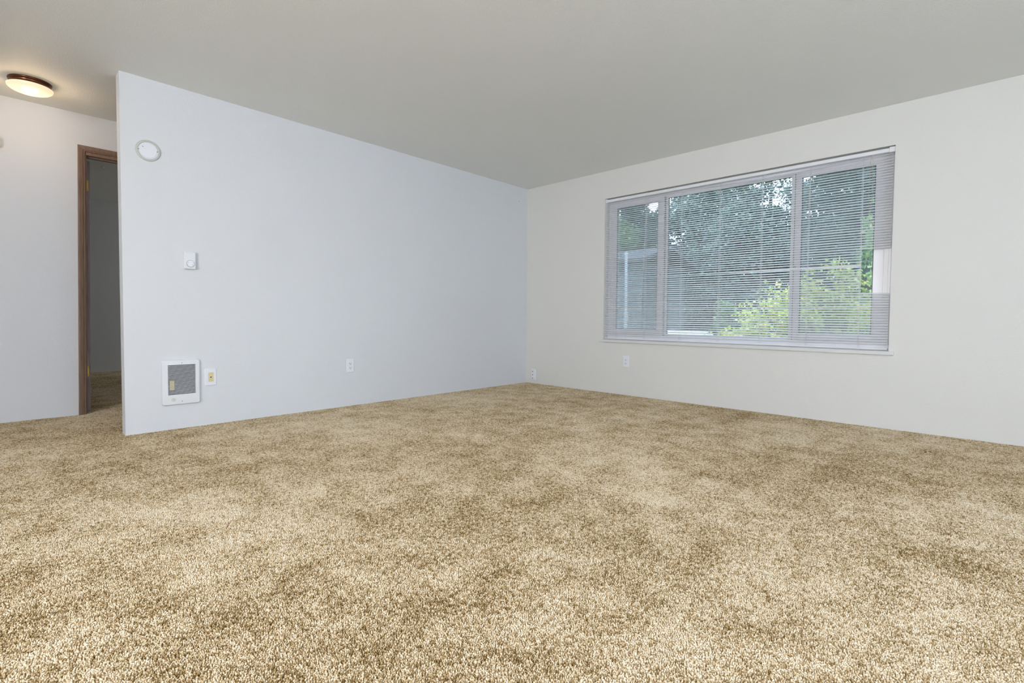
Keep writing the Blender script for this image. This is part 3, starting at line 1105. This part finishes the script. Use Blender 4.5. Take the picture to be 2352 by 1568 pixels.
shrub('leaning_sapling', 'thin green sapling rising in front of the dark trees in the middle pane', 'tree',
      [(5.4, -0.55, 0.6, 0.3, 0.3, 0.85, 22), (5.4, -0.6, -0.2, 0.3, 0.4, 0.6, 18)], MAT_LEAF_MID, 4200, 0.07, 81, (5.4, -0.55))
shrub('branchy_tree', 'olive green branches at the top left of the left pane', 'tree',
      [(5.6, 2.45, 3.0, 0.5, 0.55, 0.45, 22), (5.6, 2.0, 2.75, 0.4, 0.4, 0.3, 8), (5.6, 2.7, 2.0, 0.25, 0.2, 0.8, 8)], MAT_LEAF_MID, 3200, 0.08, 91, (5.6, 3.0))

# grey neighbour building with a white downspout
nb = thing('neighbour_building', 'grey neighbouring building in the left window pane', 'building', (9.0, 5.4, GZ))
bm = B()
bx(bm, 0, 3.0, -2.0, 3.6, 0.0, 3.55)
for k in range(22):
    zz = 0.1 + k * 0.158
    bx(bm, -0.012, 0.0, -2.0, 3.6, zz, zz + 0.012)
obj('siding_wall', bm, MAT_SIDING, nb)
bm = B()
prism_pts = [(-0.4, 3.50), (1.5, 4.0), (3.4, 3.50), (3.4, 3.60), (1.5, 4.12), (-0.4, 3.60)]
a = [bm.verts.new((x, -2.3, z)) for x, z in prism_pts]
c = [bm.verts.new((x, 3.9, z)) for x, z in prism_pts]
bm.faces.new(a)
bm.faces.new(c[::-1])
for k in range(6):
    bm.faces.new((a[k], c[k], c[(k + 1) % 6], a[(k + 1) % 6]))
obj('roof', bm, MAT_ROOF, nb)

# white post on the lawn
wp = thing('white_post', 'slim white post standing outside the left window pane', 'post', (4.0, 0.95, GZ))
bm = B()
tube(bm, [(0, 0.0, -0.02), (0, 0.0, 1.9)], 0.036, 12)
obj('lower_pole', bm, MAT_WHITEPAINT, wp)
bm = B()
tube(bm, [(0, 0.0, 1.88), (0, 0.012, 3.08)], 0.026, 12)
lathe(bm, [(0, 3.10), (0.034, 3.09), (0.034, 3.04), (0, 3.03)], 12, 'Z', 0, 0.012)
obj('upper_pole', bm, MAT_WHITEPAINT, wp)

# parked car
car = thing('parked_car', 'white car parked outside, its roof just above the window bottom', 'car', (7.4, 1.35, GZ))
def loft(bm, secs):
    rings = [[bm.verts.new(p) for p in s] for s in secs]
    n = len(rings[0])
    for A, Bq in zip(rings, rings[1:]):
        for k in range(n):
            bm.faces.new((A[k], A[(k + 1) % n], Bq[(k + 1) % n], Bq[k]))
    bm.faces.new(rings[0])
    bm.faces.new(rings[-1][::-1])
def sec(y, wlo, whi, z0, z1):
    return [(-wlo, y, z0), (wlo, y, z0), (wlo, y, z0 + (z1 - z0) * 0.6), (whi, y, z1 - 0.03), (whi * 0.85, y, z1), (-whi * 0.85, y, z1), (-whi, y, z1 - 0.03), (-wlo, y, z0 + (z1 - z0) * 0.6)]
bm = B()
loft(bm, [sec(-2.2, 0.72, 0.66, 0.30, 0.72), sec(-2.0, 0.84, 0.78, 0.22, 0.84), sec(-1.0, 0.88, 0.82, 0.20, 0.95), (sec(0.9, 0.88, 0.82, 0.20, 0.97)), sec(1.9, 0.85, 0.78, 0.22, 0.93), sec(2.15, 0.72, 0.66, 0.32, 0.80)])
obj('body', bm, MAT_CARPAINT, car, smooth=True)
bm = B()
loft(bm, [sec(-1.15, 0.74, 0.70, 0.90, 0.96), sec(-0.45, 0.74, 0.60, 0.90, 1.42), sec(0.5, 0.74, 0.60, 0.90, 1.45), sec(1.3, 0.74, 0.66, 0.90, 1.00)])
obj('cabin_windows', bm, MAT_CARGLASS, car, smooth=True)
bm = B()
loft(bm, [sec(-0.62, 0.60, 0.56, 1.33, 1.40), sec(-0.4, 0.63, 0.59, 1.38, 1.475), sec(0.5, 0.63, 0.59, 1.38, 1.49), sec(0.75, 0.60, 0.56, 1.35, 1.42)])
obj('roof', bm, MAT_CARPAINT, car, smooth=True)
for sx_ in (-0.80, 0.80):
    for yy in (-1.35, 1.30):
        bm = B()
        tube(bm, [(sx_ - 0.1, yy, 0.31), (sx_ + 0.1, yy, 0.31)], 0.31, 24)
        obj('wheel', bm, MAT_TYRE, car)
